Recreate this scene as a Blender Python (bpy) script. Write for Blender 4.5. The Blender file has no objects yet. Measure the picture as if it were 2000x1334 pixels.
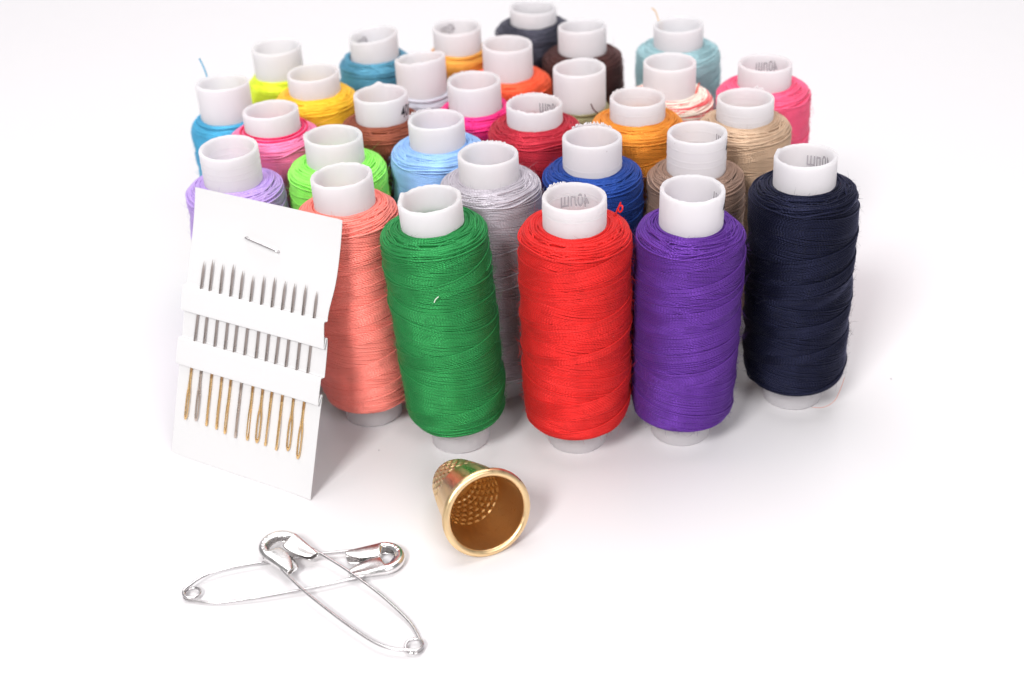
import bpy, bmesh, math, random
import numpy as np
from mathutils import Matrix, Vector, Euler

# ------------------------------------------------------------------ camera, world, lamps
SC = bpy.context.scene
COL = SC.collection
R = math.radians
MM = 0.001                                   # everything below is written in millimetres

cam_d = bpy.data.cameras.new("camera")
cam = bpy.data.objects.new("camera", cam_d)
COL.objects.link(cam)
cam_d.sensor_width = 36.0
cam_d.lens = 46.67
cam_d.clip_start = 0.005
cam_d.clip_end = 20.0
cam.matrix_world = (Matrix.Translation((0.0, -0.264, 0.17705))
                    @ Matrix.Rotation(R(90 - 32.079), 4, 'X')
                    @ Matrix.Rotation(R(-2.963), 4, 'Z'))
cam_d.dof.use_dof = True
cam_d.dof.focus_distance = 0.272
cam_d.dof.aperture_fstop = 17.0
SC.camera = cam

world = bpy.data.worlds.new("World")
SC.world = world
world.use_nodes = True
bg = world.node_tree.nodes["Background"]
bg.inputs[0].default_value = (1.0, 0.985, 0.99, 1)
bg.inputs[1].default_value = 0.31


def area_lamp(name, loc, target, size, watts, color=(1, 1, 1)):
    d = bpy.data.lights.new(name, 'AREA')
    d.shape = 'RECTANGLE'
    d.size, d.size_y = size
    d.energy = watts
    d.color = color
    o = bpy.data.objects.new(name, d)
    COL.objects.link(o)
    o.location = loc
    o.rotation_euler = (Vector(target) - Vector(loc)).to_track_quat('-Z', 'Y').to_euler()
    return o


area_lamp("softbox_key", (-0.52, -1.00, 1.05), (0, 0.02, 0.02), (0.36, 0.36), 20.0, (1.0, 0.985, 0.97))
area_lamp("softbox_overhead", (0.0, 0.40, 1.35), (0, 0.08, 0), (1.2, 1.0), 15.8, (1.0, 0.985, 1.0))
area_lamp("softbox_fill", (0.45, -1.0, 0.80), (0.0, 0.0, 0.02), (0.5, 0.5), 7.0, (1.0, 0.97, 0.98))

SC.view_settings.view_transform = 'Standard'
SC.view_settings.look = 'None'
SC.view_settings.exposure = -0.10
SC.view_settings.gamma = 1.0
SC.view_settings.use_curve_mapping = False
SC.render.engine = 'CYCLES'
cy = SC.cycles
cy.use_denoising = True
cy.max_bounces = 20
cy.diffuse_bounces = 14
cy.glossy_bounces = 6
cy.transmission_bounces = 14
cy.transparent_max_bounces = 8
cy.caustics_reflective = True
cy.sample_clamp_indirect = 6.0
cy.blur_glossy = 0.6

rng = random.Random(11)


# ------------------------------------------------------------------ small helpers
def lin(c):
    def f(v):
        v /= 255.0
        return v / 12.92 if v <= 0.04045 else ((v + 0.055) / 1.055) ** 2.4
    return tuple(f(v) for v in c) + (1.0,)


def set_props(o, label=None, cat=None, group=None, kind=None):
    if label: o["label"] = label
    if cat: o["category"] = cat
    if group: o["group"] = group
    if kind: o["kind"] = kind
    return o


def mesh_np(name, V, F, UV=None, smooth=True):
    """V (n,3) in mm, F (m,k) quads or tris, UV per vertex (n,2)."""
    V = np.asarray(V, dtype=np.float64) * MM
    F = np.asarray(F, dtype=np.int64)
    me = bpy.data.meshes.new(name)
    m, k = F.shape
    me.vertices.add(len(V))
    me.vertices.foreach_set("co", V.astype(np.float32).ravel())
    me.loops.add(m * k)
    me.loops.foreach_set("vertex_index", F.astype(np.int32).ravel())
    me.polygons.add(m)
    me.polygons.foreach_set("loop_start", (np.arange(m) * k).astype(np.int32))
    me.polygons.foreach_set("loop_total", np.full(m, k, dtype=np.int32))
    if smooth:
        me.polygons.foreach_set("use_smooth", np.ones(m, dtype=bool))
    if UV is not None:
        uvl = me.uv_layers.new(name="UVMap")
        uvl.data.foreach_set("uv", np.asarray(UV, dtype=np.float32)[F.ravel()].ravel())
    me.update(calc_edges=True)
    me.validate()
    return me


def add_obj(name, me, mat=None, parent=None, loc=None, rot=None, obj_mat=False):
    o = bpy.data.objects.new(name, me)
    COL.objects.link(o)
    if mat is not None:
        if obj_mat:
            if not me.materials:
                me.materials.append(None)
            o.material_slots[0].link = 'OBJECT'
            o.material_slots[0].material = mat
        else:
            if not me.materials:
                me.materials.append(mat)
            else:
                me.materials[0] = mat
    if parent is not None:
        o.parent = parent
    if loc is not None:
        o.location = Vector(loc) * MM
    if rot is not None:
        o.rotation_euler = rot
    return o


def empty(name, loc=(0, 0, 0), rot=None):
    o = bpy.data.objects.new(name, None)
    COL.objects.link(o)
    o.location = Vector(loc) * MM
    o.empty_display_size = 0.01
    if rot is not None:
        o.rotation_euler = rot
    return o


class Geo:
    """collects pieces of one mesh"""
    def __init__(self):
        self.V, self.F, self.U, self.n, self.run = [], [], [], 0, 0.0

    def add(self, V, F, U=None):
        V = np.asarray(V, float)
        self.V.append(V)
        self.F.append(np.asarray(F, int) + self.n)
        self.U.append(np.zeros((len(V), 2)) if U is None else np.asarray(U, float))
        self.n += len(V)

    def mesh(self, name, smooth=True):
        return mesh_np(name, np.vstack(self.V), np.vstack(self.F), np.vstack(self.U), smooth)


def grid_faces(a, b, close_a=False, close_b=False):
    """faces of an a x b vertex grid, index i*b+j"""
    ia = np.arange(a if close_a else a - 1)
    ib = np.arange(b if close_b else b - 1)
    I, J = np.meshgrid(ia, ib, indexing='ij')
    I, J = I.ravel(), J.ravel()
    I2, J2 = (I + 1) % a, (J + 1) % b
    return np.c_[I * b + J, I2 * b + J, I2 * b + J2, I * b + J2]


def lathe(profile, seg):
    """closed surface of revolution from (r,z) list; returns V,F"""
    P = np.asarray(profile, float)
    t = np.linspace(0, 2 * np.pi, seg, endpoint=False)
    V = np.stack([np.outer(np.cos(t), P[:, 0]), np.outer(np.sin(t), P[:, 0]),
                  np.broadcast_to(P[:, 1], (seg, len(P)))], axis=-1).reshape(-1, 3)
    return V, grid_faces(seg, len(P), close_a=True)


STR_A = np.radians([-35, 25, 90, 155, 215])


def strand(g, P, N, rad, closed=False):
    """half-round thread strand along P with outward normals N"""
    P = np.asarray(P, float)
    if closed:
        T = np.roll(P, -1, 0) - np.roll(P, 1, 0)
    else:
        T = np.gradient(P, axis=0)
    T /= np.linalg.norm(T, axis=1)[:, None] + 1e-12
    B = np.cross(T, N)
    B /= np.linalg.norm(B, axis=1)[:, None] + 1e-12
    N = np.cross(B, T)
    L = np.r_[0, np.cumsum(np.linalg.norm(np.diff(P, axis=0), axis=1))]
    k = len(STR_A)
    V = (P[:, None, :] + rad * (np.cos(STR_A)[None, :, None] * B[:, None, :]
                                + np.sin(STR_A)[None, :, None] * N[:, None, :])).reshape(-1, 3)
    U = np.stack([np.repeat(L + g.run, k), np.tile(STR_A / (2 * np.pi), len(P))], axis=1)
    g.run += L[-1] + rng.random()
    g.add(V, grid_faces(len(P), k, close_a=False), U)


def tube_geo(g, P, rad, n=8, caps=True):
    """round wire along P, rad scalar or per point"""
    P = np.asarray(P, float)
    m = len(P)
    rad = np.broadcast_to(np.asarray(rad, float), (m,))
    T = np.gradient(P, axis=0)
    T /= np.linalg.norm(T, axis=1)[:, None] + 1e-12
    ref = np.array([0, 0, 1.0]) if abs(T[0, 2]) < 0.9 else np.array([1.0, 0, 0])
    N = np.zeros_like(P)
    v = ref - T[0] * (ref @ T[0])
    for i in range(m):
        v = v - T[i] * (v @ T[i])
        v = v / (np.linalg.norm(v) + 1e-12)
        N[i] = v
    B = np.cross(T, N)
    a = np.linspace(0, 2 * np.pi, n, endpoint=False)
    V = (P[:, None, :] + rad[:, None, None] * (np.cos(a)[None, :, None] * N[:, None, :]
                                               + np.sin(a)[None, :, None] * B[:, None, :])).reshape(-1, 3)
    F = grid_faces(m, n, close_b=True)[:, ::-1]
    if caps:
        V = np.vstack([V, P[0] - T[0] * rad[0] * .4, P[-1] + T[-1] * rad[-1] * .4])
        i0, i1 = m * n, m * n + 1
        extra = []
        for j in range(n):
            extra.append([j, (j + 1) % n, i0, i0])
            extra.append([(m - 1) * n + (j + 1) % n, (m - 1) * n + j, i1, i1])
        # degenerate quads become tris
        tri = np.array(extra)
        F = np.vstack([F, tri])
    g.add(V, F)


def mesh_any(name, g, smooth=True):
    """Geo with some degenerate quads -> clean mesh via from_pydata"""
    V = np.vstack(g.V) * MM
    F = np.vstack(g.F)
    faces = []
    for f in F.tolist():
        o = []
        for i in f:
            if i not in o:
                o.append(i)
        if len(o) > 2:
            faces.append(o)
    me = bpy.data.meshes.new(name)
    me.from_pydata(V.tolist(), [], faces)
    if smooth:
        me.polygons.foreach_set("use_smooth", np.ones(len(me.polygons), dtype=bool))
    me.update()
    return me


def spline(pts, n):
    """Catmull-Rom through pts, n samples"""
    P = np.asarray(pts, float)
    P = np.vstack([2 * P[0] - P[1], P, 2 * P[-1] - P[-2]])
    m = len(P) - 3
    out = []
    for s in np.linspace(0, m - 1e-9, n):
        i = int(s)
        t = s - i
        a, b, c, d = P[i], P[i + 1], P[i + 2], P[i + 3]
        out.append(0.5 * ((2 * b) + (-a + c) * t + (2 * a - 5 * b + 4 * c - d) * t * t
                          + (-a + 3 * b - 3 * c + d) * t ** 3))
    return np.array(out)


# ------------------------------------------------------------------ materials
def new_mat(name):
    m = bpy.data.materials.new(name)
    m.use_nodes = True
    nt = m.node_tree
    b = nt.nodes["Principled BSDF"]
    return m, nt, b


def dye(rgb):
    """picked colour of the lit yarn -> base colour"""
    c = lin(rgb)
    mx = max(c[:3])
    return tuple(min(0.93, (v + 0.03 * (mx - v)) * 1.12) for v in c[:3]) + (1.0,)


def thread_mat(name, rgb, rgb2=None):
    """twisted two-ply yarn; UV.x runs along the strand in millimetres"""
    m, nt, b = new_mat(name)
    N, L = nt.nodes, nt.links
    uv = N.new("ShaderNodeUVMap")
    sep = N.new("ShaderNodeSeparateXYZ")
    L.new(uv.outputs[0], sep.inputs[0])
    mu = N.new("ShaderNodeMath"); mu.operation = 'MULTIPLY'; mu.inputs[1].default_value = 2 * math.pi / 0.62
    L.new(sep.outputs[0], mu.inputs[0])
    mv = N.new("ShaderNodeMath"); mv.operation = 'MULTIPLY'; mv.inputs[1].default_value = 2 * math.pi * 1.6
    L.new(sep.outputs[1], mv.inputs[0])
    ad = N.new("ShaderNodeMath"); ad.operation = 'ADD'
    L.new(mu.outputs[0], ad.inputs[0]); L.new(mv.outputs[0], ad.inputs[1])
    sn = N.new("ShaderNodeMath"); sn.operation = 'SINE'
    L.new(ad.outputs[0], sn.inputs[0])
    bump = N.new("ShaderNodeBump")
    bump.inputs["Strength"].default_value = 1.0
    bump.inputs["Distance"].default_value = 0.000018
    L.new(sn.outputs[0], bump.inputs["Height"])
    L.new(bump.outputs[0], b.inputs["Normal"])
    # slow dye variation along the yarn
    tc = N.new("ShaderNodeTexCoord")
    no = N.new("ShaderNodeTexNoise"); no.inputs["Scale"].default_value = 260.0; no.inputs["Detail"].default_value = 3
    L.new(tc.outputs["Object"], no.inputs["Vector"])
    hsv = N.new("ShaderNodeHueSaturation")
    mr = N.new("ShaderNodeMapRange")
    mr.inputs[1].default_value = 0.3; mr.inputs[2].default_value = 0.7
    mr.inputs[3].default_value = 0.90; mr.inputs[4].default_value = 1.08
    L.new(no.outputs[0], mr.inputs[0])
    L.new(mr.outputs[0], hsv.inputs["Value"])
    if rgb2 is None:
        hsv.inputs["Color"].default_value = dye(rgb)
    else:
        # space-dyed yarn: colour changes along its length
        no2 = N.new("ShaderNodeTexNoise"); no2.noise_dimensions = '1D'
        no2.inputs["Scale"].default_value = 0.012; no2.inputs["Detail"].default_value = 0
        no2.noise_dimensions = '1D'
        L.new(sep.outputs[0], no2.inputs["W"])
        rp = N.new("ShaderNodeValToRGB")
        rp.color_ramp.elements[0].position = 0.52; rp.color_ramp.elements[0].color = dye(rgb)
        rp.color_ramp.elements[1].position = 0.60; rp.color_ramp.elements[1].color = dye(rgb2)
        L.new(no2.outputs[0], rp.inputs[0])
        L.new(rp.outputs[0], hsv.inputs["Color"])
    L.new(hsv.outputs[0], b.inputs["Base Color"])
    b.inputs["Roughness"].default_value = 0.33
    b.inputs["Metallic"].default_value = 0.45 - 0.42 * sum(lin(rgb)[:3]) / 3        # coloured gloss of drawn polyester
    tint = dye(rgb); mxv = max(tint[:3]) + 1e-6
    b.inputs["Specular Tint"].default_value = tuple(0.25 + 0.75 * v / mxv for v in tint[:3]) + (1,)
    b.inputs["Specular IOR Level"].default_value = 0.45
    b.inputs["Sheen Weight"].default_value = 0.05
    b.inputs["Sheen Roughness"].default_value = 0.4
    return m


def fibre_mat(name, rgb):
    m, nt, b = new_mat(name)
    b.inputs["Base Color"].default_value = lin(rgb)
    b.inputs["Roughness"].default_value = 0.6
    return m


def plastic_mat():
    """milky polypropylene: part of the light passes through the thin wall"""
    m, nt, b = new_mat("milky_plastic")
    N, L = nt.nodes, nt.links
    b.inputs["Base Color"].default_value = (0.90, 0.89, 0.905, 1)
    b.inputs["Roughness"].default_value = 0.38
    b.inputs["Specular IOR Level"].default_value = 0.35
    tr = N.new("ShaderNodeBsdfTranslucent")
    tr.inputs[0].default_value = (0.965, 0.95, 0.96, 1)
    mx = N.new("ShaderNodeMixShader")
    mx.inputs[0].default_value = 0.70
    L.new(b.outputs[0], mx.inputs[1]); L.new(tr.outputs[0], mx.inputs[2])
    out = N["Material Output"]
    L.new(mx.outputs[0], out.inputs[0])
    tc = N.new("ShaderNodeTexCoord")
    no = N.new("ShaderNodeTexNoise"); no.inputs["Scale"].default_value = 420.0; no.inputs["Detail"].default_value = 4
    L.new(tc.outputs["Object"], no.inputs["Vector"])
    bp = N.new("ShaderNodeBump"); bp.inputs["Strength"].default_value = 0.25; bp.inputs["Distance"].default_value = 0.0001
    L.new(no.outputs[0], bp.inputs["Height"])
    L.new(bp.outputs[0], b.inputs["Normal"])
    # few tiny specks of dirt
    vo = N.new("ShaderNodeTexVoronoi"); vo.inputs["Scale"].default_value = 170.0
    oi = N.new("ShaderNodeObjectInfo")
    va = N.new("ShaderNodeVectorMath"); va.operation = 'ADD'
    L.new(tc.outputs["Object"], va.inputs[0]); L.new(oi.outputs["Random"], va.inputs[1])
    L.new(va.outputs[0], vo.inputs["Vector"])
    lt = N.new("ShaderNodeMath"); lt.operation = 'LESS_THAN'; lt.inputs[1].default_value = 0.028
    L.new(vo.outputs["Distance"], lt.inputs[0])
    mc = N.new("ShaderNodeMix"); mc.data_type = 'RGBA'
    mc.inputs[6].default_value = (0.90, 0.89, 0.905, 1)
    mc.inputs[7].default_value = (0.25, 0.17, 0.16, 1)
    L.new(lt.outputs[0], mc.inputs[0])
    L.new(mc.outputs[2], b.inputs["Base Color"])
    return m


def metal_mat(name, rgb, rough, aniso_noise=0.0, scale=300.0, stretch=(1, 1, 1)):
    m, nt, b = new_mat(name)
    N, L = nt.nodes, nt.links
    b.inputs["Metallic"].default_value = 1.0
    b.inputs["Base Color"].default_value = rgb
    tc = N.new("ShaderNodeTexCoord")
    mp = N.new("ShaderNodeMapping"); mp.inputs["Scale"].default_value = stretch
    L.new(tc.outputs["Object"], mp.inputs[0])
    no = N.new("ShaderNodeTexNoise"); no.inputs["Scale"].default_value = scale; no.inputs["Detail"].default_value = 5
    L.new(mp.outputs[0], no.inputs["Vector"])
    mr = N.new("ShaderNodeMapRange")
    mr.inputs[1].default_value = 0.3; mr.inputs[2].default_value = 0.7
    mr.inputs[3].default_value = rough * 0.7; mr.inputs[4].default_value = rough * 1.4
    L.new(no.outputs[0], mr.inputs[0]); L.new(mr.outputs[0], b.inputs["Roughness"])
    if aniso_noise:
        bp = N.new("ShaderNodeBump"); bp.inputs["Strength"].default_value = aniso_noise
        bp.inputs["Distance"].default_value = 0.0001
        L.new(no.outputs[0], bp.inputs["Height"]); L.new(bp.outputs[0], b.inputs["Normal"])
    return m


def plain_mat(name, rgb, rough=0.6, spec=0.3):
    m, nt, b = new_mat(name)
    b.inputs["Base Color"].default_value = rgb
    b.inputs["Roughness"].default_value = rough
    b.inputs["Specular IOR Level"].default_value = spec
    return m


M_PLASTIC = plastic_mat()
M_INK = plain_mat("black_ink", (0.02, 0.02, 0.022, 1), 0.7)
M_INK_IN = plain_mat("ink_through_wall", (0.36, 0.335, 0.36, 1), 0.6)  # grey painted to imitate ink seen through the wall
M_STEEL = metal_mat("nickel_plate", (0.66, 0.64, 0.645, 1), 0.20, 0.0)
M_CAPSTEEL = metal_mat("pressed_steel", (0.84, 0.825, 0.82, 1), 0.23, 0.02, 500)
M_NEEDLE = metal_mat("needle_steel", (0.47, 0.41, 0.385, 1), 0.30)
M_GOLD = metal_mat("gilt_eye", (0.86, 0.58, 0.27, 1), 0.26)
M_DULL = metal_mat("worn_gilt", (0.62, 0.52, 0.45, 1), 0.28)
M_BRASS = metal_mat("brass", (0.90, 0.66, 0.37, 1), 0.37, 0.02, 700, (1, 1, 0.05))
M_BRASS_IN = metal_mat("dark_brass", (0.70, 0.48, 0.24, 1), 0.38, 0.05, 900, (1, 1, 12))  # darker brass tone for the inner wall

# white acrylic sheet
M_TABLE, nt, b = new_mat("white_acrylic")
b.inputs["Base Color"].default_value = (0.70, 0.687, 0.70, 1)
b.inputs["Roughness"].default_value = 0.22
b.inputs["Specular IOR Level"].default_value = 0.35
tc = nt.nodes.new("ShaderNodeTexCoord")
no = nt.nodes.new("ShaderNodeTexNoise"); no.inputs["Scale"].default_value = 90; no.inputs["Detail"].default_value = 4
nt.links.new(tc.outputs["Object"], no.inputs["Vector"])
mr = nt.nodes.new("ShaderNodeMapRange"); mr.inputs[3].default_value = 0.17; mr.inputs[4].default_value = 0.30
nt.links.new(no.outputs[0], mr.inputs[0]); nt.links.new(mr.outputs[0], b.inputs["Roughness"])

# card paper
M_CARD, nt, b = new_mat("white_card")
b.inputs["Base Color"].default_value = (0.635, 0.632, 0.637, 1)
b.inputs["Roughness"].default_value = 0.55
b.inputs["Specular IOR Level"].default_value = 0.25
tc = nt.nodes.new("ShaderNodeTexCoord")
no = nt.nodes.new("ShaderNodeTexNoise"); no.inputs["Scale"].default_value = 900; no.inputs["Detail"].default_value = 6
nt.links.new(tc.outputs["Object"], no.inputs["Vector"])
bp = nt.nodes.new("ShaderNodeBump"); bp.inputs["Strength"].default_value = 0.15; bp.inputs["Distance"].default_value = 0.00005
nt.links.new(no.outputs[0], bp.inputs["Height"]); nt.links.new(bp.outputs[0], b.inputs["Normal"])

# ------------------------------------------------------------------ the surface: a white sweep
prof = [(-900.0, 0.0), (-300, 0.0), (0, 0.0), (500, 0.0), (900, 0.0)]
for a in np.linspace(0, math.pi / 2, 14)[1:]:
    prof.append((900 + 500 * math.sin(a), 500 - 500 * math.cos(a)))
prof.append((1400, 1400))
P = np.array(prof)
xs = np.linspace(-1500, 1500, 13)
V = np.array([[x, y, z] for (y, z) in P for x in xs])
sheet = add_obj("table_surface", mesh_np("table_surface", V, grid_faces(len(P), len(xs))[:, ::-1]), M_TABLE)
set_props(sheet, "glossy white sheet that everything stands on", "surface", kind="structure")

# ------------------------------------------------------------------ thread windings
TD = 0.35            # yarn thickness


def body_profile(Rb, z0, z1, Rt=6.3, n=400):
    """outline of the wound body from tube at the top to tube at the bottom"""
    pts = [(Rt, z1), ((Rt + Rb) / 2, z1 - 0.25), (Rb - 1.9, z1 - 0.7), (Rb - 0.75, z1 - 1.45), (Rb - 0.12, z1 - 3.1),
           (Rb, z1 - 6.0), (Rb + 0.08, (z0 + z1) / 2), (Rb, z0 + 6.5), (Rb - 0.2, z0 + 3.6),
           (Rb - 0.62, z0 + 1.3), (Rb - 1.8, z0 + 0.30), (Rt, z0 + .05)]
    return spline([(a, b_, 0) for a, b_ in pts], n)[:, :2]


def make_winding(name, seed, Rb, z0, z1, seg=96, rise=6.2, cover=0.58, slope=9.5):
    r_ = np.random.RandomState(seed)
    prof = body_profile(Rb, z0, z1)
    d = np.r_[0, np.cumsum(np.linalg.norm(np.diff(prof, axis=0), axis=1))]
    Ltot = d[-1]
    tan = np.gradient(prof, axis=0)
    tan /= np.linalg.norm(tan, axis=1)[:, None]
    nor = np.c_[-tan[:, 1], tan[:, 0]]           # outward

    def surf(s, th, off):
        s = np.clip(s, 0, Ltot)
        rr = np.interp(s, d, prof[:, 0]); zz = np.interp(s, d, prof[:, 1])
        nr = np.interp(s, d, nor[:, 0]); nz = np.interp(s, d, nor[:, 1])
        rr = rr + off * nr; zz = zz + off * nz
        return (np.stack([rr * np.cos(th), rr * np.sin(th), zz], -1),
                np.stack([nr * np.cos(th), nr * np.sin(th), nz], -1))

    # slow waviness so that the body is not a perfect turned part
    ph = r_.uniform(0, 6.28, 12); am = r_.uniform(0.03, 0.085, 6)

    def wav(s, th):
        v = np.zeros_like(th)
        for k in range(6):
            v += am[k] * np.sin((k % 3 + 1) * th + s * (0.18 + 0.17 * k) + ph[k])
        return v

    g = Geo()
    # solid core under the yarn
    core = prof + nor * (-0.14)
    cv, cf = lathe(core[::6], 64)
    g.add(cv, cf)
    s_top = float(np.interp(-(z1 - 1.9), -prof[:, 1], d))
    s_bot = float(np.interp(-(z0 + 1.2), -prof[:, 1], d))
    th = np.linspace(0, 2 * np.pi, seg + 1)
    # lower layer: falls as it goes round
    s = s_top - 4.5
    k = 0
    while s < s_bot + 5.0:
        sl = s + slope * th / (2 * np.pi) - slope / 2 + 0.05 * np.sin(3 * th + ph[k % 12])
        sl2 = np.clip(sl, s_top - 2.2 + 0.3 * r_.rand(), s_bot + 2.0)
        Pp, Nn = surf(sl2, th, wav(sl2, th) + r_.uniform(-.015, .015))
        strand(g, Pp, Nn, TD * 0.47)
        s += TD * r_.uniform(0.96, 1.03); k += 1
    # upper ribbons: a few laid rising, a few falling, of uneven width; their leading edges stand a little proud
    cp = r_.uniform(0, 6.28, 16)
    pos = s_top - 7.0
    t = 0
    while pos < s_bot + 6:
        width = rise * (cover + r_.uniform(-.22, .22))
        wmax = max(3, int(width / TD))
        up = -1.0 if r_.rand() < 0.82 else 1.0
        rs = slope * r_.uniform(0.8, 1.3)
        lift = r_.uniform(0.05, 0.17)
        proud = r_.uniform(0.0, 0.10)
        e1, e2 = r_.uniform(.2, .8), r_.uniform(.1, .4)
        jj = 0.0
        for j in range(wmax):
            fr = j / max(1, wmax)
            jj += TD * (0.98 if fr < 0.6 else r_.choice([0.98, 0.98, 0.98, 1.45]))
            edge = (e1 * np.sin(th + cp[t % 16]) + e2 * np.sin(2 * th + cp[(t + 5) % 16])) * (1 - .4 * fr)
            sl = pos + jj + up * (rs * th / (2 * np.pi) - rs / 2) + edge + 0.03 * np.sin(4 * th + j) + r_.uniform(-.03, .03)
            off = wav(sl, th) + lift + 0.10 * (1 - fr) + (proud if j == 0 else 0) + r_.uniform(-.02, .02)
            lo = s_top - 1.6 + 0.5 * r_.rand()
            hi = s_bot + 1.7 - 0.4 * r_.rand()
            idx = np.where((sl > lo) & (sl < hi))[0]
            if len(idx) < 6:
                continue
            for run in np.split(idx, np.where(np.diff(idx) > 1)[0] + 1):
                if len(run) < 5:
                    continue
                Pp, Nn = surf(sl[run], th[run], off[run])
                strand(g, Pp, Nn, TD * 0.47)
        pos += rise * r_.uniform(0.72, 1.3)
        t += 1
    # last loose turns lying on top
    for q in range(2):
        s0 = r_.uniform(s_top + 3, s_bot - 12)
        tt = np.linspace(0, 2 * np.pi * r_.uniform(0.7, 1.4), int(seg * 1.2)) + r_.uniform(0, 6.28)
        sl = s0 + (1 if q % 2 else -1) * r_.uniform(7, 10) * (tt - tt[0]) / (2 * np.pi)
        sl = np.clip(sl, s_top, s_bot)
        Pp, Nn = surf(sl, tt, wav(sl, tt) + 0.28)
        strand(g, Pp, Nn, TD * 0.48)
    # end faces: turn-back loops, slightly eccentric, piled over each other
    for top in (True, False):
        rad = 6.25
        cnt = 0
        while rad < Rb - 0.35:
            for lay in range(3 if top else 1):
                ex, ep = r_.uniform(0.08, 0.62), r_.uniform(0, 6.28)
                rr = rad + 0.12 * lay + ex * np.sin(th + ep) + 0.10 * np.sin(3 * th + r_.uniform(0, 6.28)) \
                    + 0.05 * np.sin(7 * th + r_.uniform(0, 6.28))
                rr = np.clip(rr, 6.45, Rb - 0.3)
                half = d < Ltot / 2
                if top:
                    srt = np.interp(rr, prof[half, 0][:150], d[half][:150])
                else:
                    pr = prof[~half][::-1]; dr = d[~half][::-1]
                    srt = np.interp(rr, pr[:150, 0], dr[:150])
                off = 0.06 + 0.16 * lay + 0.14 * np.sin(2 * th + r_.uniform(0, 6.28)) + 0.06 * np.sin(5 * th + ep)
                Pp, Nn = surf(srt, th, off)
                # blend the seam
                w = np.clip((th - (2 * np.pi - 0.5)) / 0.5, 0, 1)[:, None]
                Pp = Pp * (1 - w) + (Pp[:1] * w)
                strand(g, Pp, Nn, TD * r_.uniform(0.52, 0.62))
            rad += 0.31 if top else 0.45
            cnt += 1
        # strands that come over the shoulder and dive towards the tube
        if top:
            for q in range(26):
                t0 = r_.uniform(0, 6.28)
                span = r_.uniform(1.2, 2.6)
                tt = t0 + np.linspace(0, span, 44)
                a = r_.uniform(0.3, 1.4)
                xx = np.linspace(-1, 1, 44)
                r_in = r_.uniform(7.0, Rb - 1.2)
                rr = r_in + (Rb - 0.15 - r_in) * np.abs(xx) ** 1.7
                srt = np.interp(rr, prof[d < Ltot / 2, 0][:150], d[d < Ltot / 2][:150])
                Pp, Nn = surf(srt, tt, 0.32 + 0.10 * np.sin(tt * 3 + a) - 0.75 * np.abs(xx) ** 6)
                strand(g, Pp, Nn, TD * 0.54)
    return g.mesh(name)


def make_fuzz(name, seed, Rb, z0, z1, count):
    r_ = np.random.RandomState(seed)
    prof = body_profile(Rb, z0, z1)
    d = np.r_[0, np.cumsum(np.linalg.norm(np.diff(prof, axis=0), axis=1))]
    tan = np.gradient(prof, axis=0); tan /= np.linalg.norm(tan, axis=1)[:, None]
    nor = np.c_[-tan[:, 1], tan[:, 0]]
    g = Geo()
    for i in range(count):
        s = r_.uniform(0, d[-1] * 0.93); th = r_.uniform(0, 6.28)
        rr = np.interp(s, d, prof[:, 0]); zz = np.interp(s, d, prof[:, 1])
        nr = np.interp(s, d, nor[:, 0]); nz = np.interp(s, d, nor[:, 1])
        p0 = np.array([rr * math.cos(th), rr * math.sin(th), zz])
        n = np.array([nr * math.cos(th), nr * math.sin(th), nz])
        t = np.array([-math.sin(th), math.cos(th), 0.0])
        u = np.cross(n, t)
        L = r_.gamma(2.0, 0.42) + 0.35
        a = r_.uniform(0, 6.28)
        dirn = n * r_.uniform(0.25, 0.8) + (t * math.cos(a) + u * math.sin(a)) * r_.uniform(.4, 1)
        dirn /= np.linalg.norm(dirn)
        curl = (t * r_.normal() + u * r_.normal() - n * 0.5) * 0.5
        q = np.linspace(0, 1, 4)[:, None]
        Pp = p0 + n * 0.25 + dirn * L * q + curl * (q ** 2) * L * 0.6
        side = np.cross(dirn, n); side /= np.linalg.norm(side) + 1e-9
        up = np.cross(side, dirn)
        w = np.array([0.026, 0.022, 0.017, 0.006])[:, None] * r_.uniform(0.7, 1.2)
        V = np.stack([Pp + side * w, Pp - side * w * .5 + up * w * .86, Pp - side * w * .5 - up * w * .86], 1).reshape(-1, 3)
        g.add(V, grid_faces(4, 3, close_b=True))
    return g.mesh(name, smooth=True)


Z0R, Z1R = 7.0, 53.5
RB_BIG, RB_SMALL = 11.1, 9.0
WIND_BIG = [make_winding("winding_big_%d" % i, 100 + i, RB_BIG, Z0R, Z1R, seg=96,
                         rise=[6.4, 5.8, 6.9, 6.1, 7.6][i], cover=[.60, .66, .50, .62, .55][i]) for i in range(5)]
WIND_SMALL = [make_winding("winding_small_%d" % i, 200 + i, RB_SMALL, Z0R, Z1R, seg=64, rise=6.4, cover=.55) for i in range(2)]
FUZZ = [make_fuzz("fuzz_%d" % i, 300 + i, RB_BIG, Z0R, Z1R, 2000) for i in range(2)]
FUZZ_S = make_fuzz("fuzz_small", 310, RB_SMALL, Z0R, Z1R, 600)


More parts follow.
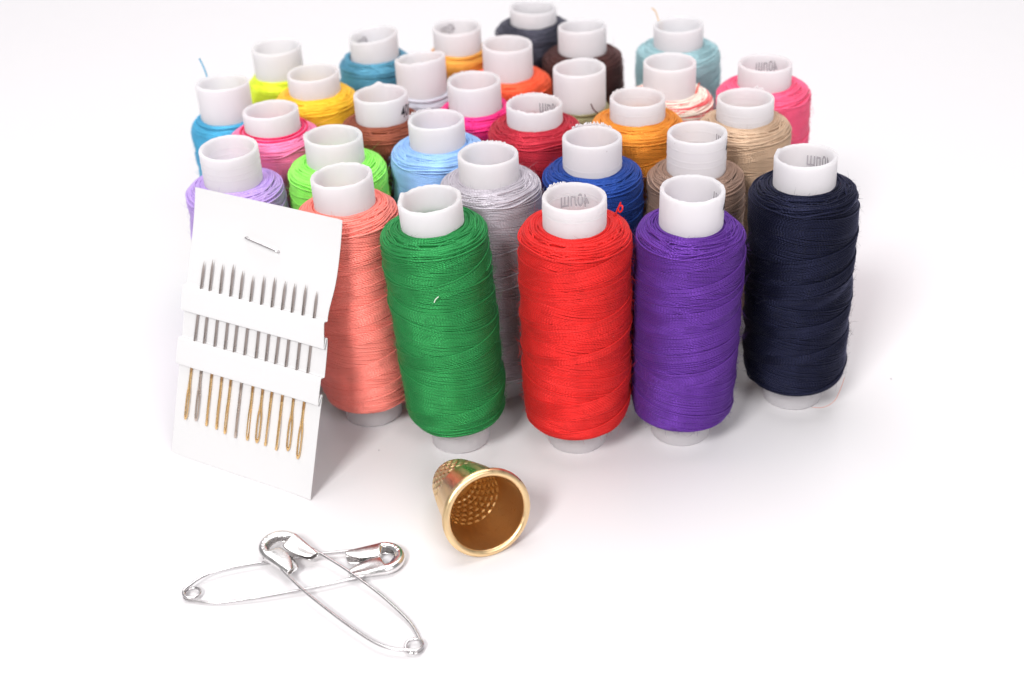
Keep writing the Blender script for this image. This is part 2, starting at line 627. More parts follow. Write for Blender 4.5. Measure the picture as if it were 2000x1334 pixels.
# ------------------------------------------------------------------ plastic tubes
def make_tube(name, seed, rings=(), slant=0.15, ragged=0.06, notch=None, H=60.0, seg=96):
    r_ = np.random.RandomState(seed)
    Ro, Ri = 6.5, 5.66
    out = [(Ro - 0.25, 0.0), (Ro - .02, 0.2), (Ro, 0.6), (Ro, 1.5)]
    zs = sorted(rings)
    for z in zs:
        out += [(Ro, z - 0.40), (Ro, z - 0.13), (Ro + 0.06, z - 0.05), (Ro + 0.06, z + 0.05), (Ro, z + 0.13), (Ro, z + 0.40)]
    out += [(Ro, H - 1.3), (Ro, H - 0.7), (Ro, H - 0.30), (Ro - 0.08, H - 0.08), (Ro - 0.25, H), (Ri + 0.2, H - 0.02), (Ri + 0.04, H - 0.15), (Ri, H - .4)]
    inn = [(Ri, H - .8), (Ri, H - 1.3)]
    for z in reversed(zs):
        inn += [(Ri, z + 0.40), (Ri, z + 0.13), (Ri - 0.05, z + 0.05), (Ri - 0.05, z - 0.05), (Ri, z - 0.13), (Ri, z - 0.40)]
    inn += [(Ri, H - 14), (Ri, 1.5), (Ri, 0.6), (Ri + .25, 0.0), (Ro - 0.25, 0.0)]
    prof_ = np.array(out + inn)
    V, F = lathe(prof_, seg)
    V = V.reshape(seg, len(prof_), 3)
    t = np.linspace(0, 2 * np.pi, seg, endpoint=False)
    ph = r_.uniform(0, 6.28, 6)
    dz = slant * np.cos(t - ph[0]) + ragged * (.6 * np.sin(4 * t + ph[1]) + .6 * np.sin(11 * t + ph[2]) + .6 * np.sin(23 * t + ph[3])) \
        + ragged * 0.5 * r_.normal(size=seg)
    if notch:
        for (c, w, h) in notch:
            dz += h * np.exp(-(((t - c + np.pi) % (2 * np.pi) - np.pi) / w) ** 2)
    wgt = np.clip((V[..., 2] - (H - 2.2)) / 1.6, 0, 1)
    V[..., 2] += wgt * dz[:, None]
    # slightly out of round
    ov = 1 + 0.008 * np.cos(2 * (t - ph[4]))
    V[..., 0] *= ov[:, None]; V[..., 1] *= (2 - ov)[:, None]
    return mesh_np(name, V.reshape(-1, 3), F)


def make_burr(name, seed, t0, t1, hmax, H=60.0):
    """ragged flash of plastic left standing on the cut rim"""
    r_ = np.random.RandomState(seed)
    n = max(8, int((t1 - t0) * 34))
    t = np.linspace(t0, t1, n)
    env = np.sin(np.pi * np.linspace(0, 1, n)) ** 0.4
    h = hmax * env * np.clip(0.25 + 0.75 * r_.rand(n), 0, 1)
    h[::5] *= 0.35
    lean = r_.uniform(-0.1, 0.35, n)
    rr = 6.38
    base_o = np.c_[(rr + .10) * np.cos(t), (rr + .10) * np.sin(t), np.full(n, H - 0.25)]
    base_i = np.c_[(rr - .10) * np.cos(t), (rr - .10) * np.sin(t), np.full(n, H - 0.25)]
    top_o = np.c_[(rr + .06 + lean) * np.cos(t), (rr + .06 + lean) * np.sin(t), H - 0.1 + h]
    top_i = np.c_[(rr - .04 + lean) * np.cos(t), (rr - .04 + lean) * np.sin(t), H - 0.1 + h]
    V = np.stack([base_o, top_o, top_i, base_i], 1).reshape(-1, 3)
    return mesh_np(name, V, grid_faces(n, 4, close_b=True), smooth=False)


def text_mesh(body, height):
    """flat outline of printed characters in mm, origin at lower left"""
    cu = bpy.data.curves.new("print_outline", 'FONT')
    cu.body = body
    cu.size = 1.0
    cu.resolution_u = 3
    cu.fill_mode = 'BOTH'
    cu.offset = 0.012
    o = bpy.data.objects.new("print_outline", cu)
    COL.objects.link(o)
    dg = bpy.context.evaluated_depsgraph_get()
    dg.update()
    me = bpy.data.meshes.new_from_object(o.evaluated_get(dg))
    bm = bmesh.new(); bm.from_mesh(me)
    bmesh.ops.triangulate(bm, faces=bm.faces)
    bmesh.ops.subdivide_edges(bm, edges=[e for e in bm.edges if e.calc_length() > 0.12], cuts=2)
    bmesh.ops.triangulate(bm, faces=bm.faces)
    V = np.array([v.co[:] for v in bm.verts])
    F = np.array([[v.index for v in f.verts] for f in bm.faces])
    bm.free()
    bpy.data.objects.remove(o); bpy.data.curves.remove(cu); bpy.data.meshes.remove(me)
    V[:, :2] -= V[:, :2].min(0)
    sc = height / V[:, 1].max()
    return V * sc, F


TXT_V, TXT_F = text_mesh("40лш", 3.0)
TXT_W = float(TXT_V[:, 0].max())


def make_print(name, th_start, th_end, z, rr=6.57):
    """ink print bent round the tube wall; reads from outside"""
    V = TXT_V.copy()
    th = th_start + V[:, 0] / TXT_W * (th_end - th_start)
    W = np.c_[rr * np.cos(th), rr * np.sin(th), z + V[:, 1] * 1.0]
    return mesh_np(name, W, TXT_F, smooth=True)


# ------------------------------------------------------------------ spools
SPOOL_GROUP = "spools of sewing thread packed together"
D_ = math.radians
# key: base x, base y, tilt x, tilt y (slope), body radius, top z, bottom z, colour, label, options
SPOOLS = [
    ("cyan", -68.4, 50.5, 0, 0, 9.3, 50.8, 7, (72, 168, 206), "cyan blue spool at the far left end, a thread tail standing up behind it", dict(slant=.3)),
    ("neon", -58.0, 74.9, 0, 0, 8.5, 51.9, 7, (222, 250, 45), "neon yellow green spool at the back left, behind the amber one", dict(prn=(75, 115, 51.5))),
    ("amber", -46.3, 54.2, 0, 0, 10.3, 54.5, 7, (255, 186, 22), "amber yellow spool between the neon yellow and brown ones", dict()),
    ("teal", -32.8, 80.5, 0, 0, 9.8, 53.8, 7, (80, 142, 168), "dull teal blue spool in the back row, its tube cut askew", dict(slant=.7, ragged=.1, prn=(112, 150, 55.0))),
    ("pinkL", -54.0, 31.1, 0, 0, 10.9, 54.4, 7, (250, 122, 168), "light pink spool with two dark pink turns round its top", dict(slant=.2)),
    ("brown", -28.4, 37.5, 0, 0, 10.2, 53.3, 7, (138, 74, 54), "reddish brown spool in front of the silver white one", dict(prn=(-42, 18, 55.0), notch=[(1.7, .16, .7)])),
    ("white", -19.7, 60.9, 0, 0, 9.0, 50.7, 7, (196, 196, 206), "silver white spool in the middle of the back, tube cut wavy", dict(slant=.8, ragged=.12, prn=(-12, 45, 52.5))),
    ("magenta", -6.0, 42.9, 0, 0, 9.8, 52.8, 7, (246, 30, 130), "hot magenta spool behind the light blue and dark red ones", dict(prn=(64, 116, 52.6), burr=[(1.5, 3.0, .45)])),
    ("ochre", -10.5, 83.2, 0, 0, 8.8, 53.3, 7, (222, 158, 62), "ochre gold spool in the back row, behind the silver white one", dict(prn=(96, 142, 56.2))),
    ("lblue", -14.7, 19.9, 0, 0, 10.9, 53.6, 7, (144, 184, 230), "glossy light sky blue spool behind the pale grey one", dict(burr=[(1.75, 2.9, .7)])),
    ("lime", -37.7, 13.7, 0, 0, 11.0, 53.3, 7, (146, 240, 96), "bright lime green spool behind the salmon one", dict(burr=[(2.7, 3.4, .6)], slant=.2)),
    ("lav", -60.6, 9.8, 0, 0, 10.9, 51.4, 7, (184, 156, 218), "lavender spool standing behind the needle card", dict(rings=(57.4, 55.9, 54.6), slant=.3)),
    ("salmon", -32.93, -9.33, -.019, .020, 11.0, 52.9, 5.9, (234, 130, 118), "salmon pink spool beside the needle card in the front row", dict(slant=.15, ragged=.08)),
    ("green", -12.56, -21.22, -.043, -.012, 10.9, 54.0, 7.0, (38, 130, 68), "green spool leaning to the left in the front row", dict(notch=[(2.75, .17, .75)], ragged=.07)),
    ("grey", -3.1, -0.7, 0, 0, 11.0, 54.0, 7, (176, 170, 178), "pale grey spool between and behind the green and red ones", dict(burr=[(.9, 2.4, .45)])),
    ("dgrey", 10.6, 96.2, 0, 0, 10.6, 55.3, 7, (60, 60, 71), "dark slate grey spool, rearmost of all", dict(slant=.25)),
    ("dbrown", 22.9, 78.7, 0, 0, 10.7, 52.7, 7, (74, 46, 44), "dark chocolate brown spool at the back, behind the khaki one", dict(slant=.3)),
    ("orange", 2.7, 67.8, 0, 0, 11.0, 51.1, 7, (255, 88, 40), "vivid orange spool in front of the dark slate grey one", dict(slant=.2)),
    ("khaki", 20.0, 48.0, 0, 0, 8.3, 49.7, 7, (146, 140, 104), "khaki spool with little thread left and a tall bare tube", dict(burr=[(.6, 1.6, .5)])),
    ("dred", 8.0, 26.2, 0, 0, 10.8, 55.0, 7, (176, 32, 52), "dark crimson spool in the middle, behind the royal blue one", dict(prn=(18, 76, 55.4), ragged=.13, burr=[(1.2, 2.3, .4)])),
    ("mustard", 32.1, 26.8, 0, 0, 10.9, 54.7, 7, (214, 134, 34), "mustard gold spool behind the taupe one", dict(rings=(57.6,), burr=[(2.0, 2.6, .4)])),
    ("royal", 19.8, 5.4, 0, 0, 11.0, 52.4, 7, (30, 68, 146), "royal blue spool behind the red one, ragged plastic on its rim", dict(burr=[(.75, 2.25, 1.15)], rings=(54.2,))),
    ("cream", 42.4, 48.7, 0, 0, 10.8, 51.8, 7, (238, 228, 214), "cream and coral variegated spool in front of the pale teal one", dict(rgb2=(232, 92, 98), rings=(54.5,))),
    ("pteal", 48.2, 75.7, 0, 0, 11.1, 54.0, 7, (150, 184, 190), "pale teal spool at the back right, an orange wisp in its tube", dict(slant=.2)),
    ("pinkR", 65.2, 44.5, 0, 0, 11.3, 54.2, 7, (255, 86, 128), "coral pink spool at the far right of the back", dict(prn=(46, 102, 55.6))),
    ("beige", 56.6, 23.1, 0, 0, 10.6, 54.5, 7, (190, 162, 136), "beige spool behind the navy one", dict(rings=(57.6, 56.2), burr=[(.7, 1.1, .9)])),
    ("taupe", 42.8, 4.9, 0, 0, 10.7, 50.8, 7, (146, 120, 106), "taupe brown spool behind the purple one, its tube ringed with ridges", dict(rings=(57.7, 55.4, 54.0), prn=(-27, 33, 55.6), slant=.05, ragged=.02)),
    ("navy", 64.21, -11.21, -.016, .014, 11.3, 53.3, 6.2, (15, 17, 34), "navy blue spool at the right end of the front row", dict(prn=(14, 74, 55.2), notch=[(2.5, .12, .4)])),
    ("red", 13.46, -23.27, .008, -.013, 11.4, 53.5, 6.5, (206, 17, 13), "bright red spool at the centre of the front row", dict(prn=(54, 116, 54.9), rings=(58.0, 57.2), burr=[(1.75, 2.5, .75)])),
    ("purple", 36.68, -22.56, .018, -.012, 11.1, 51.8, 6.2, (90, 44, 138), "purple spool standing right of the red one in the front row", dict(prn=(-29, 31, 55.4), ragged=.07)),
]
BIG_FOR = {"salmon": 1, "green": 0, "red": 2, "purple": 3, "navy": 4}
ROOTS, MATS, WINDS = {}, {}, {}
for i, (key, x, y, tx, ty, rb, zt, zb, rgb, label, opt) in enumerate(SPOOLS):
    root = empty("thread_spool", (x, y, 0))
    # lean: the axis follows (tx, ty, 1)
    ax = Vector((tx, ty, 1)).normalized()
    q = Vector((0, 0, 1)).rotation_difference(ax)
    root.rotation_euler = q.to_euler()
    lift = 6.5 * math.hypot(tx, ty)
    root.location.z = lift * MM
    set_props(root, label, "thread spool", SPOOL_GROUP)
    ROOTS[key] = root
    tm = make_tube("tube_" + key, 500 + i, rings=opt.get("rings", ()), slant=opt.get("slant", .10),
                   ragged=opt.get("ragged", .03), notch=opt.get("notch"))
    tube = add_obj("tube", tm, M_PLASTIC, root)
    if "prn" in opt:
        a0, a1, z = opt["prn"]
        add_obj("print_mark", make_print("print_" + key, D_(a0), D_(a1), z), M_INK, tube)
        # grey copy added on the inner face stands in for ink seen through
        add_obj("print_show_through", make_print("print_in_" + key, D_(a0), D_(a1), z, 5.66 - 0.05), M_INK_IN, tube)
    for j, (t0, t1, h) in enumerate(opt.get("burr", [])):
        add_obj("burr", make_burr("burr_%s_%d" % (key, j), 900 + i * 5 + j, t0, t1, h), M_PLASTIC, tube)
    tmat = thread_mat("thread_" + key, rgb, opt.get("rgb2"))
    MATS[key] = tmat
    big = rb > 10.0
    src = (WIND_BIG[BIG_FOR.get(key, i % 5)] if big else WIND_SMALL[i % 2])
    base = RB_BIG if big else RB_SMALL
    w = add_obj("winding", src, tmat, root, obj_mat=True)
    sz = (zt - zb) / (Z1R - Z0R)
    sxy = rb / base
    w.scale = (sxy, sxy, sz)
    w.location = (0, 0, (zb - Z0R * sz) * MM)
    rot = {"green": 1.2, "red": 1.6, "purple": 1.9, "navy": 1.4, "salmon": 1.8}.get(key, 1.57 + rng.uniform(-1.0, 1.0))
    w.rotation_euler = (0, 0, rot)
    w["kind"] = "stuff"
    WINDS[key] = w
    fm = fibre_mat("fibre_" + key, tuple(min(255, int(c * .9 + 22)) for c in rgb))
    fz = add_obj("loose_fibres", FUZZ[i % 2] if big else FUZZ_S, fm, root, obj_mat=True)
    fz.scale = w.scale; fz.location = w.location
    fz.rotation_euler = (0, 0, rng.uniform(0, 6.28))
    fz["kind"] = "stuff"


def yarn(name, pts, mat, parent, rad=0.2, n=40, wob=0.0, seed=0):
    P_ = spline(pts, n)
    if wob:
        r_ = np.random.RandomState(seed)
        P_[1:-1] += r_.normal(scale=wob, size=(n - 2, 3))
    g = Geo()
    tube_geo(g, P_, rad, 7)
    return add_obj(name, mesh_any(name, g), mat, parent)


# two dark pink turns on the light pink spool
M_HOT = thread_mat("thread_dark_pink", (226, 20, 92))
for k_, (rr, zz) in enumerate(((7.0, 55.35), (7.9, 55.05))):
    t = np.linspace(0, 2 * math.pi, 80)
    P_ = np.c_[(rr + .25 * np.sin(t + 1 + k_)) * np.cos(t), (rr + .25 * np.sin(t + 1 + k_)) * np.sin(t), zz + .1 * np.sin(2 * t)]
    g = Geo(); tube_geo(g, P_, 0.24, 7, caps=False)
    add_obj("contrast_turn", mesh_any("contrast_turn", g), M_HOT, ROOTS["pinkL"])
# knotted tail on the red spool
yarn("thread_tail", [(8.2, 2.5, 53.2), (8.8, 3.0, 54.6), (9.3, 3.2, 55.6), (9.9, 3.0, 55.9), (9.9, 2.6, 55.2), (9.4, 2.7, 54.6), (9.2, 3.3, 55.2), (9.7, 3.6, 56.4)],
     MATS["red"], ROOTS["red"], .19, 48)
# tail that stands up behind the cyan tube
yarn("thread_tail", [(-6.0, 6.6, 50.8), (-5.6, 8.4, 53.5), (-5.3, 8.6, 57.0), (-5.6, 8.2, 60.5), (-6.3, 7.8, 63.6)], MATS["cyan"], ROOTS["cyan"], .2, 30)

# ------------------------------------------------------------------ loose scraps of thread
def scrap(label, pts, rgb, rad):
    o = yarn("thread_scrap", pts, thread_mat("scrap_" + label[:12].replace(" ", "_"), rgb), None, rad, 20)
    c = sum((Vector(v) for v in pts), Vector()) / len(pts)
    o.data.transform(Matrix.Translation(-c * MM)); o.location = c * MM
    set_props(o, label, "thread scrap")
    return o


scrap("wisp of orange thread sticking up from the pale teal spool", [(43.6, 80.2, 57.0), (43.4, 80.3, 59.8), (42.6, 80.4, 62.2), (41.6, 80.4, 63.2)], (240, 176, 70), .13)
scrap("short maroon thread end lying against the khaki spool", [(22.2, 40.9, 53.2), (22.9, 40.9, 51.6), (24.2, 40.6, 50.6), (25.6, 40.2, 50.4)], (92, 24, 36), .15)
scrap("tiny red thread end on the cream and coral spool", [(48.5, 45.4, 52.7), (48.9, 45.2, 54.0), (49.3, 45.2, 55.4)], (235, 70, 50), .16)
scrap("fleck of white lint stuck on the green spool", [(-15.2, -33.25, 42.6), (-14.9, -33.45, 43.4), (-14.2, -33.5, 44.1)], (215, 225, 210), .11)
scrap("fine rusty hair curling under the navy spool", [(66.5, -21.0, 3.2), (69.0, -21.3, 3.3), (71.6, -20.6, 4.4), (73.2, -19.2, 7.0), (74.0, -18.2, 9.0)], (196, 96, 60), .05)

# ------------------------------------------------------------------ needle card
CB = np.array([-78.16, -21.32, 0.10]); AZ, LEAN = R(-30.15), R(22.29)
CE = np.array([math.cos(AZ), math.sin(AZ), 0.0])
NB = np.array([-math.sin(AZ), math.cos(AZ), 0.0])
CU = math.cos(LEAN) * np.array([0, 0, 1.0]) + math.sin(LEAN) * NB
CN = np.cross(CE, CU)
card_root = empty("needle_card", CB)
card_root.matrix_world = Matrix(((CE[0], CU[0], CN[0], CB[0] * MM), (CE[1], CU[1], CN[1], CB[1] * MM),
                                 (CE[2], CU[2], CN[2], CB[2] * MM), (0, 0, 0, 1)))
set_props(card_root, "white pleated paper card holding a row of needles, leaning on the spools", "needle card")
# profile from the bottom edge upwards: (v, n); the two pleats overhang downwards
CW, CH = 38.95, 60.41
prof_c = [(0.0, 0.0), (6, .05), (12, .1), (17, .12), (20.2, .10), (22.6, .05), (23.2, .06),   # lower field runs under strip 2
          (22.9, .20), (21.5, 0.60), (21.05, .76), (21.06, .88), (21.8, .92), (24.0, .92), (26.2, .90), (26.95, .84), (27.10, .62), (27.16, .25),
          (27.32, .05), (28.2, .04), (30.5, .08), (32.6, .08), (34.9, .04), (35.4, .06), (35.1, .20), (33.7, .58), (33.23, .74), (33.24, .86), (34.0, .90),
          (36.0, .90), (38.1, .88), (38.8, .82), (38.96, .60), (39.02, .24), (39.2, .04), (40.2, .01), (44.0, -.12), (49, -.30), (54, -.32), (58, -.10), (CH, .12)]
pc = spline([(a, b_, 0) for a, b_ in prof_c], 320)[:, :2]
us = np.linspace(0, CW, 25)
Vc = []
for (v, n) in pc:
    for u in us:
        e_ = (u / CW - .5) * 2
        # the strips splay out a little towards the edges, corners curl
        curl = 0.35 * max(0, e_) ** 6 - 0.2 * max(0, -e_) ** 6
        bow = -0.5 * (v / CH) * (1 - e_ * e_) * 0.3
        side = (-0.55 * max(0, n - .2) if e_ < 0 else -0.35 * max(0, n - .2) - 0.9 * math.exp(-((v - 40) / 5) ** 2)) * abs(e_) ** 3
        Vc.append((u + side, v, n + curl + bow))
me = mesh_np("card", np.array(Vc), grid_faces(len(pc), len(us))[:, ::-1])
card = add_obj("card_sheet", me, M_CARD, card_root)
md = card.modifiers.new("paper", 'SOLIDIFY'); md.thickness = 0.14 * MM; md.offset = -1
es = card.modifiers.new("crisp", 'EDGE_SPLIT'); es.split_angle = R(55)

# staple
g = Geo()
sa, sb = np.array([14.98, 52.18, 0.0]), np.array([23.56, 50.88, 0.0])
dz = np.array([0, 0, 1.0])
st = spline([sa - dz * .8, sa + dz * .05, sa + dz * .28 + (sb - sa) * .02, sa + dz * .36 + (sb - sa) * .12, (sa + sb) / 2 + dz * .38,
             sb + dz * .36 - (sb - sa) * .12, sb + dz * .28 - (sb - sa) * .02, sb + dz * .05, sb - dz * .8], 60)
tube_geo(g, st, 0.27, 8)
add_obj("staple", mesh_any("staple", g), M_STEEL, card_root)

# needles: (tip u,v) (eye u,v) roll of the eye, silver eye?
NEED = [((4.73, 45.11), (3.61, 9.05), .3, 0), ((7.04, 45.95), (6.56, 9.47), .25, 1), ((9.85, 45.46), (9.59, 9.10), 1.15, 0),
        ((12.68, 46.03), (12.41, 9.03), 1.25, 0), ((15.32, 45.24), (14.84, 8.63), 1.35, 0), ((18.13, 44.67), (17.76, 8.49), 1.2, 1),
        ((20.97, 45.26), (21.03, 8.79), 1.5, 0), ((23.78, 45.55), (23.60, 8.90), 0.0, 0), ((26.57, 45.28), (25.91, 8.84), 1.1, 0),
        ((29.05, 45.33), (28.89, 8.63), .75, 0), ((31.82, 45.54), (31.86, 9.32), .1, 0), ((34.74, 44.76), (34.63, 8.27), .2, 0)]
ORD = ["first", "second", "third", "fourth", "fifth", "sixth", "seventh", "eighth", "ninth", "tenth", "eleventh", "last"]
EYE_DESC = {0: "gold eye seen open", 1: "greyish eye seen open", 2: "gold eye half turned", 3: "gold eye half turned", 4: "gold eye edge on",
            5: "grey edge-on eye", 6: "gold eye edge on", 7: "wide open gold eye", 8: "gold eye edge on", 9: "narrow gold eye", 10: "wide open gold eye",
            11: "long open gold eye"}
CM = np.array(card_root.matrix_world)


def to_world(P_):
    P_ = np.asarray(P_, float)
    return P_ @ CM[:3, :3].T + CM[:3, 3] / MM


def make_needle(i, tip, eye, roll, silver):
    t0 = np.array([tip[0], tip[1], 0.42]); e0 = np.array([eye[0], eye[1], 0.48])
    L_ = np.linalg.norm(t0 - e0)
    axis = (t0 - e0) / L_
    side = np.cross(axis, [0, 0, 1.0]); side /= np.linalg.norm(side)
    upn = np.cross(side, axis)
    root = empty("sewing_needle")
    root.location = Vector(to_world(e0)) * MM
    w = to_world

    def P3(s, a=0., b_=0.):
        return w(e0 + axis * s + side * a + upn * b_) - w(e0)
    # shank: the needle weaves behind the two strips
    ss = np.linspace(12.6, L_, 60)
    rad = np.interp(ss, [0, 10, L_ - 2.2, L_ - 1.1, L_ - .3, L_], [.29, .29, .28, .18, .06, .015])
    g = Geo(); tube_geo(g, np.array([P3(s) for s in ss]), rad, 8)
    add_obj("shank", mesh_any("shank", g), M_NEEDLE, root)
    # eye: two flattened rails joined at both ends
    c, s_ = math.cos(roll), math.sin(roll)
    ww = 0.46
    rail = []
    for x_, a_ in ((12.7, 0), (10.5, 0), (9.2, 0), (8.2, .05), (7.3, .20), (6.2, .38), (4.5, ww), (2.4, ww), (1.0, .40), (.25, .22), (0.0, 0.0)):
        rail.append((x_, a_))
    left = spline([P3(x_, a_ * c, a_ * s_) for x_, a_ in rail], 36)
    right = spline([P3(x_, -a_ * c, -a_ * s_) for x_, a_ in rail], 36)
    g = Geo()
    rr = np.interp(np.linspace(0, 1, 36), [0, .30, .42, .7, 1], [.29, .28, .21, .17, .20])
    tube_geo(g, left, rr, 7); tube_geo(g, right, rr, 7)
    tube_geo(g, np.array([P3(0.55), P3(0.3), P3(-.05), P3(-.25)]), [.30, .32, .26, .12], 7)
    add_obj("eye", mesh_any("eye", g), M_DULL if silver else M_GOLD, root)
    set_props(root, "%s needle from the left on the card, %s" % (ORD[i], EYE_DESC[i]) if i < 11 else
              "rightmost needle on the card, with a %s" % EYE_DESC[i], "needle", "needles tucked into the card")


for i, (tp, ey, ro, si) in enumerate(NEED):
    make_needle(i, tp, ey, ro, si)

# ------------------------------------------------------------------ thimble
TA, TE = -1.165, 0.23
th_ax = Vector((math.cos(TA) * math.cos(TE), math.sin(TA) * math.cos(TE), math.sin(TE)))
th_root = empty("thimble", (-6.65, -59.43, 9.12))
th_root.rotation_euler = th_ax.to_track_quat('Z', 'Y').to_euler()      # local +Z leaves the open mouth
set_props(th_root, "brass thimble lying on its side with its mouth to the viewer", "thimble")


def thimble_wall(name, prof_, inward, rows, n_d, mat):
    """lathe with a band of staggered rectangular dimples; rows = list of (s0,s1)"""
    P_ = spline([(a, b_, 0) for a, b_ in prof_], 150)[:, :2]
    dd = np.r_[0, np.cumsum(np.linalg.norm(np.diff(P_, axis=0), axis=1))]
    tn = np.gradient(P_, axis=0); tn /= np.linalg.norm(tn, axis=1)[:, None]
    nr = np.c_[-tn[:, 1], tn[:, 0]]
    seg = n_d * 8
    t = np.linspace(0, 2 * np.pi, seg, endpoint=False)
    D = np.zeros((seg, len(P_)))
    for k_, (s0, s1) in enumerate(rows):
        c = (dd - (s0 + s1) / 2) / ((s1 - s0) / 2)
        fs = np.clip((1 - np.abs(c)) / .30, 0, 1) * (np.abs(c) < 1)
        ft = ((t / (2 * np.pi) * n_d + (0.5 if k_ % 2 else 0)) % 1.0 - .5) * 2
        ft = np.clip((0.80 - np.abs(ft)) / .22, 0, 1)
        D += np.outer(ft, fs)
    D = D * inward
    X = P_[None, :, 0] + D * nr[None, :, 0]; Z = P_[None, :, 1] + D * nr[None, :, 1]
    V = np.stack([X * np.cos(t)[:, None], X * np.sin(t)[:, None], Z], -1).reshape(-1, 3)
    me_ = mesh_np(name, V, grid_faces(seg, len(P_), close_a=True))
    return add_obj(name, me_, mat, th_root)


outer = [(8.35, -1.0), (8.05, -2.6), (7.65, -5.2), (7.22, -8.0), (6.76, -10.5), (6.22, -13.0), (5.65, -15.5), (5.08, -17.6), (4.25, -19.2), (3.0, -20.2), (1.4, -20.8), (0.02, -20.9)]
inner = [(7.75, 0.1), (7.5, -2.6), (7.1, -5.2), (6.67, -8.0), (6.2, -10.5), (5.65, -13.0), (5.08, -15.5), (4.5, -17.4), (3.7, -18.8), (2.6, -19.6), (1.2, -20.1), (0.02, -20.2)]
rows_o = [(9.2 + 1.5 * k_, 9.2 + 1.5 * k_ + 1.22) for k_ in range(6)]
rows_i = [(9.8 + 1.5 * k_, 9.8 + 1.5 * k_ + 1.22) for k_ in range(6)]
thimble_wall("shell", outer, -0.28, rows_o, 24, M_BRASS)
thimble_wall("inner_wall", inner, -0.26, rows_i, 24, M_BRASS_IN)
g = Geo()
rim_prof = []
for a in np.linspace(0, 2 * np.pi, 25)[:-1]:
    rim_prof.append((8.55 + .82 * math.cos(a), -0.35 + .95 * math.sin(a)))
Vr, Fr = lathe(rim_prof + [rim_prof[0]], 160)
add_obj("rolled_rim", mesh_np("rolled_rim", Vr, Fr), M_BRASS, th_root)

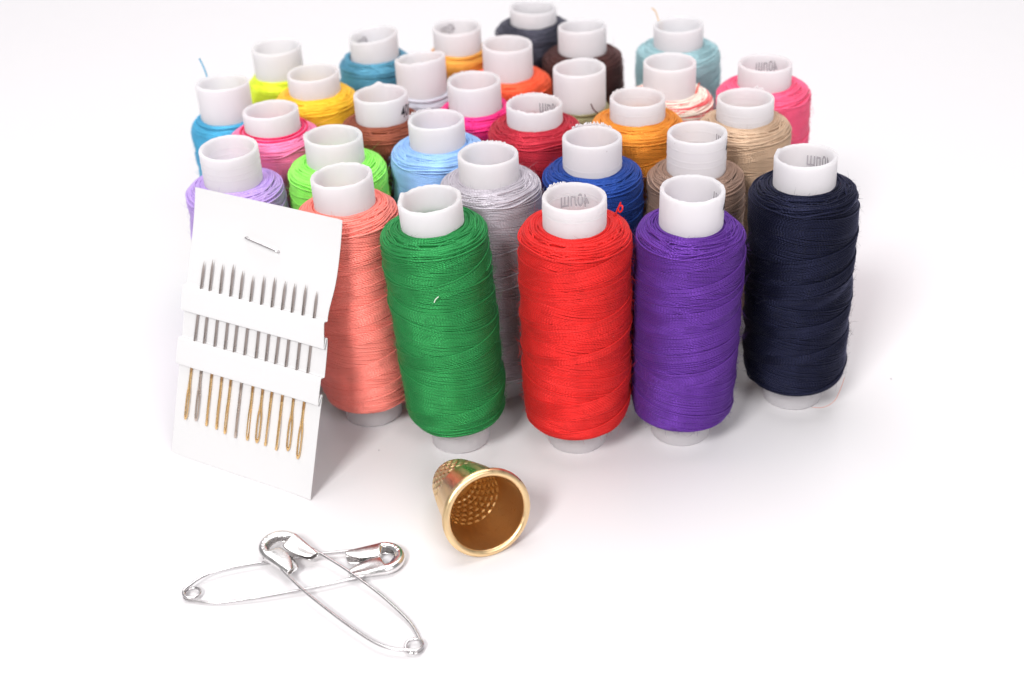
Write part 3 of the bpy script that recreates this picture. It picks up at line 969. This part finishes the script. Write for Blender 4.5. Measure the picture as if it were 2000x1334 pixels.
# ------------------------------------------------------------------ safety pins
def make_pin(label, coil, apex, z_coil, z_cap, L_=43.0, flip=1):
    coil = np.array(coil, float); apex = np.array(apex, float)
    ex = np.array([*(apex - coil), z_cap - z_coil]); Lr = np.linalg.norm(ex); ex /= Lr
    ez = np.array([0, 0, 1.0]); ey = np.cross(ez, ex); ey /= np.linalg.norm(ey); ez = np.cross(ex, ey)
    root = empty("safety_pin", (coil[0], coil[1], z_coil))
    root.matrix_world = Matrix(((ex[0], ey[0] * flip, ez[0], coil[0] * MM), (ex[1], ey[1] * flip, ez[1], coil[1] * MM),
                                (ex[2], ey[2] * flip, ez[2], z_coil * MM), (0, 0, 0, 1)))
    k = Lr / L_
    WR = 0.30
    # one wire: arm, coil of one and a quarter turns, arm
    arm1 = [(36.5, 3.35, .05), (33.0, 4.0, .05), (25.5, 4.75, .1), (15, 5.0, .3), (7.0, 4.75, .55), (3.0, 3.6, .62), (0.9, 2.2, .66)]
    cx_, cr = 0.8, 1.6
    coilp = []
    for a in np.linspace(math.pi * .62, math.pi * .62 + 2 * math.pi + math.pi * .78, 40):
        coilp.append((cx_ + cr * math.cos(a), cr * math.sin(a), .66 - .75 * (a - math.pi * .62) / (2 * math.pi)))
    arm2 = [(1.9, -2.25, -.30), (5.0, -3.5, -.26), (9, -4.2, -.18), (16, -4.75, -.05), (25, -4.7, 0), (32.5, -4.15, 0), (36.5, -3.6, 0)]
    pts = [(a * k, b_, c) for a, b_, c in arm1[:-1]] + [(a, b_, c) for a, b_, c in coilp[::3]] + [(a * k, b_, c) for a, b_, c in arm2]
    g = Geo(); tube_geo(g, spline(pts, 260), WR, 9)
    add_obj("wire", mesh_any("wire", g), M_STEEL, root)
    # clasp: pressed sheet bent round both arms
    hx, ha = Lr - 4.0, 4.0                 # head centre and radius
    path = []
    for s in np.linspace(0, 1, 14)[:-1]:
        path.append((hx - 7.2 * (1 - s), ha - .35 * (1 - s), 'w', s))
    for a in np.linspace(math.pi / 2, -math.pi / 2, 26):
        path.append((hx + ha * math.cos(a), ha * math.sin(a), 'h', a))
    for s in np.linspace(0, 1, 14)[1:]:
        path.append((hx - 7.2 * s, -ha + .35 * s, 'v', s))
    P2 = np.array([(p[0], p[1]) for p in path])
    T2 = np.gradient(P2, axis=0); T2 /= np.linalg.norm(T2, axis=1)[:, None]
    N2 = np.c_[-T2[:, 1], T2[:, 0]]
    N2 *= np.sign((N2 * (P2 - np.array([hx - 3, 0]))).sum(1))[:, None]
    V = []
    for i_, p in enumerate(path):
        kind, s = p[2], p[3]
        if kind == 'h':
            wt = 1.45 + .2 * math.cos(s * 2); wb = 1.7; h = .92; bl = .35
            if s < -.5: wt += .35
        else:
            q_ = s if kind == 'w' else 1 - s            # 1 at the head, 0 at the tip
            wt = 0.75 + 2.75 * math.sin(math.pi * min(1, q_ * .62 + .03)) ** .8
            wb = 0.9 + 2.2 * math.sin(math.pi * min(1, q_ * .62 + .10)) ** .8
            if kind == 'w': wb += .8
            if kind == 'v': wt += .45
            h = .56 + .34 * q_; bl = .25 + .1 * q_
        crimp = 0.0
        if kind == 'v':
            crimp = -.32 * math.exp(-((q_ - .35) / .5) ** 2)
        if kind == 'h' and s > .1:
            crimp = .10 * math.sin(s * 26)
        secs = [(-wt, h * .62), (-wt * .72, h * .92), (-wt * .38, h + crimp), (-.12, h * .93), (bl * .75, h * .5), (bl, 0), (bl * .75, -h * .5), (-.12, -h * .9), (-wb * .5, -h), (-wb, -h * .8)]
        for (n_, z_) in secs:
            V.append((P2[i_, 0] + N2[i_, 0] * n_, P2[i_, 1] + N2[i_, 1] * n_, z_ + .05))
    me_ = mesh_np("clasp", np.array(V), grid_faces(len(path), 10))
    o = add_obj("clasp", me_, M_CAPSTEEL, root)
    sm = o.modifiers.new("round", 'SUBSURF'); sm.levels = 2; sm.render_levels = 2
    md_ = o.modifiers.new("sheet", 'SOLIDIFY'); md_.thickness = .16 * MM; md_.offset = 0
    set_props(root, label, "safety pin", "crossed safety pins")
    return root


make_pin("steel safety pin lying underneath, its clasp pointing at the thimble", (-65.6, -69.2), (-23.9, -61.5), .75, 1.25)
make_pin("steel safety pin lying on top, its coil towards the viewer", (-20.3, -87.0), (-51.4, -56.0), .75, 2.9, flip=1)

# ------------------------------------------------------------------ specks on the sheet
for lab, (x, y), r_s in (("tiny grey speck on the sheet right of the navy spool", (88.5, -6.8), .22),
                         ("tiny grey speck on the sheet between thimble and card", (-31.0, -24.5), .2)):
    bm = bmesh.new()
    bmesh.ops.create_icosphere(bm, subdivisions=2, radius=r_s * MM)
    for v in bm.verts:
        v.co *= rng.uniform(.7, 1.2); v.co.z *= .5
    me = bpy.data.meshes.new("speck"); bm.to_mesh(me); bm.free()
    o = add_obj("dust_speck", me, plain_mat("dust", (.45, .43, .44, 1)), None, (x, y, r_s * .4))
    set_props(o, lab, "speck")
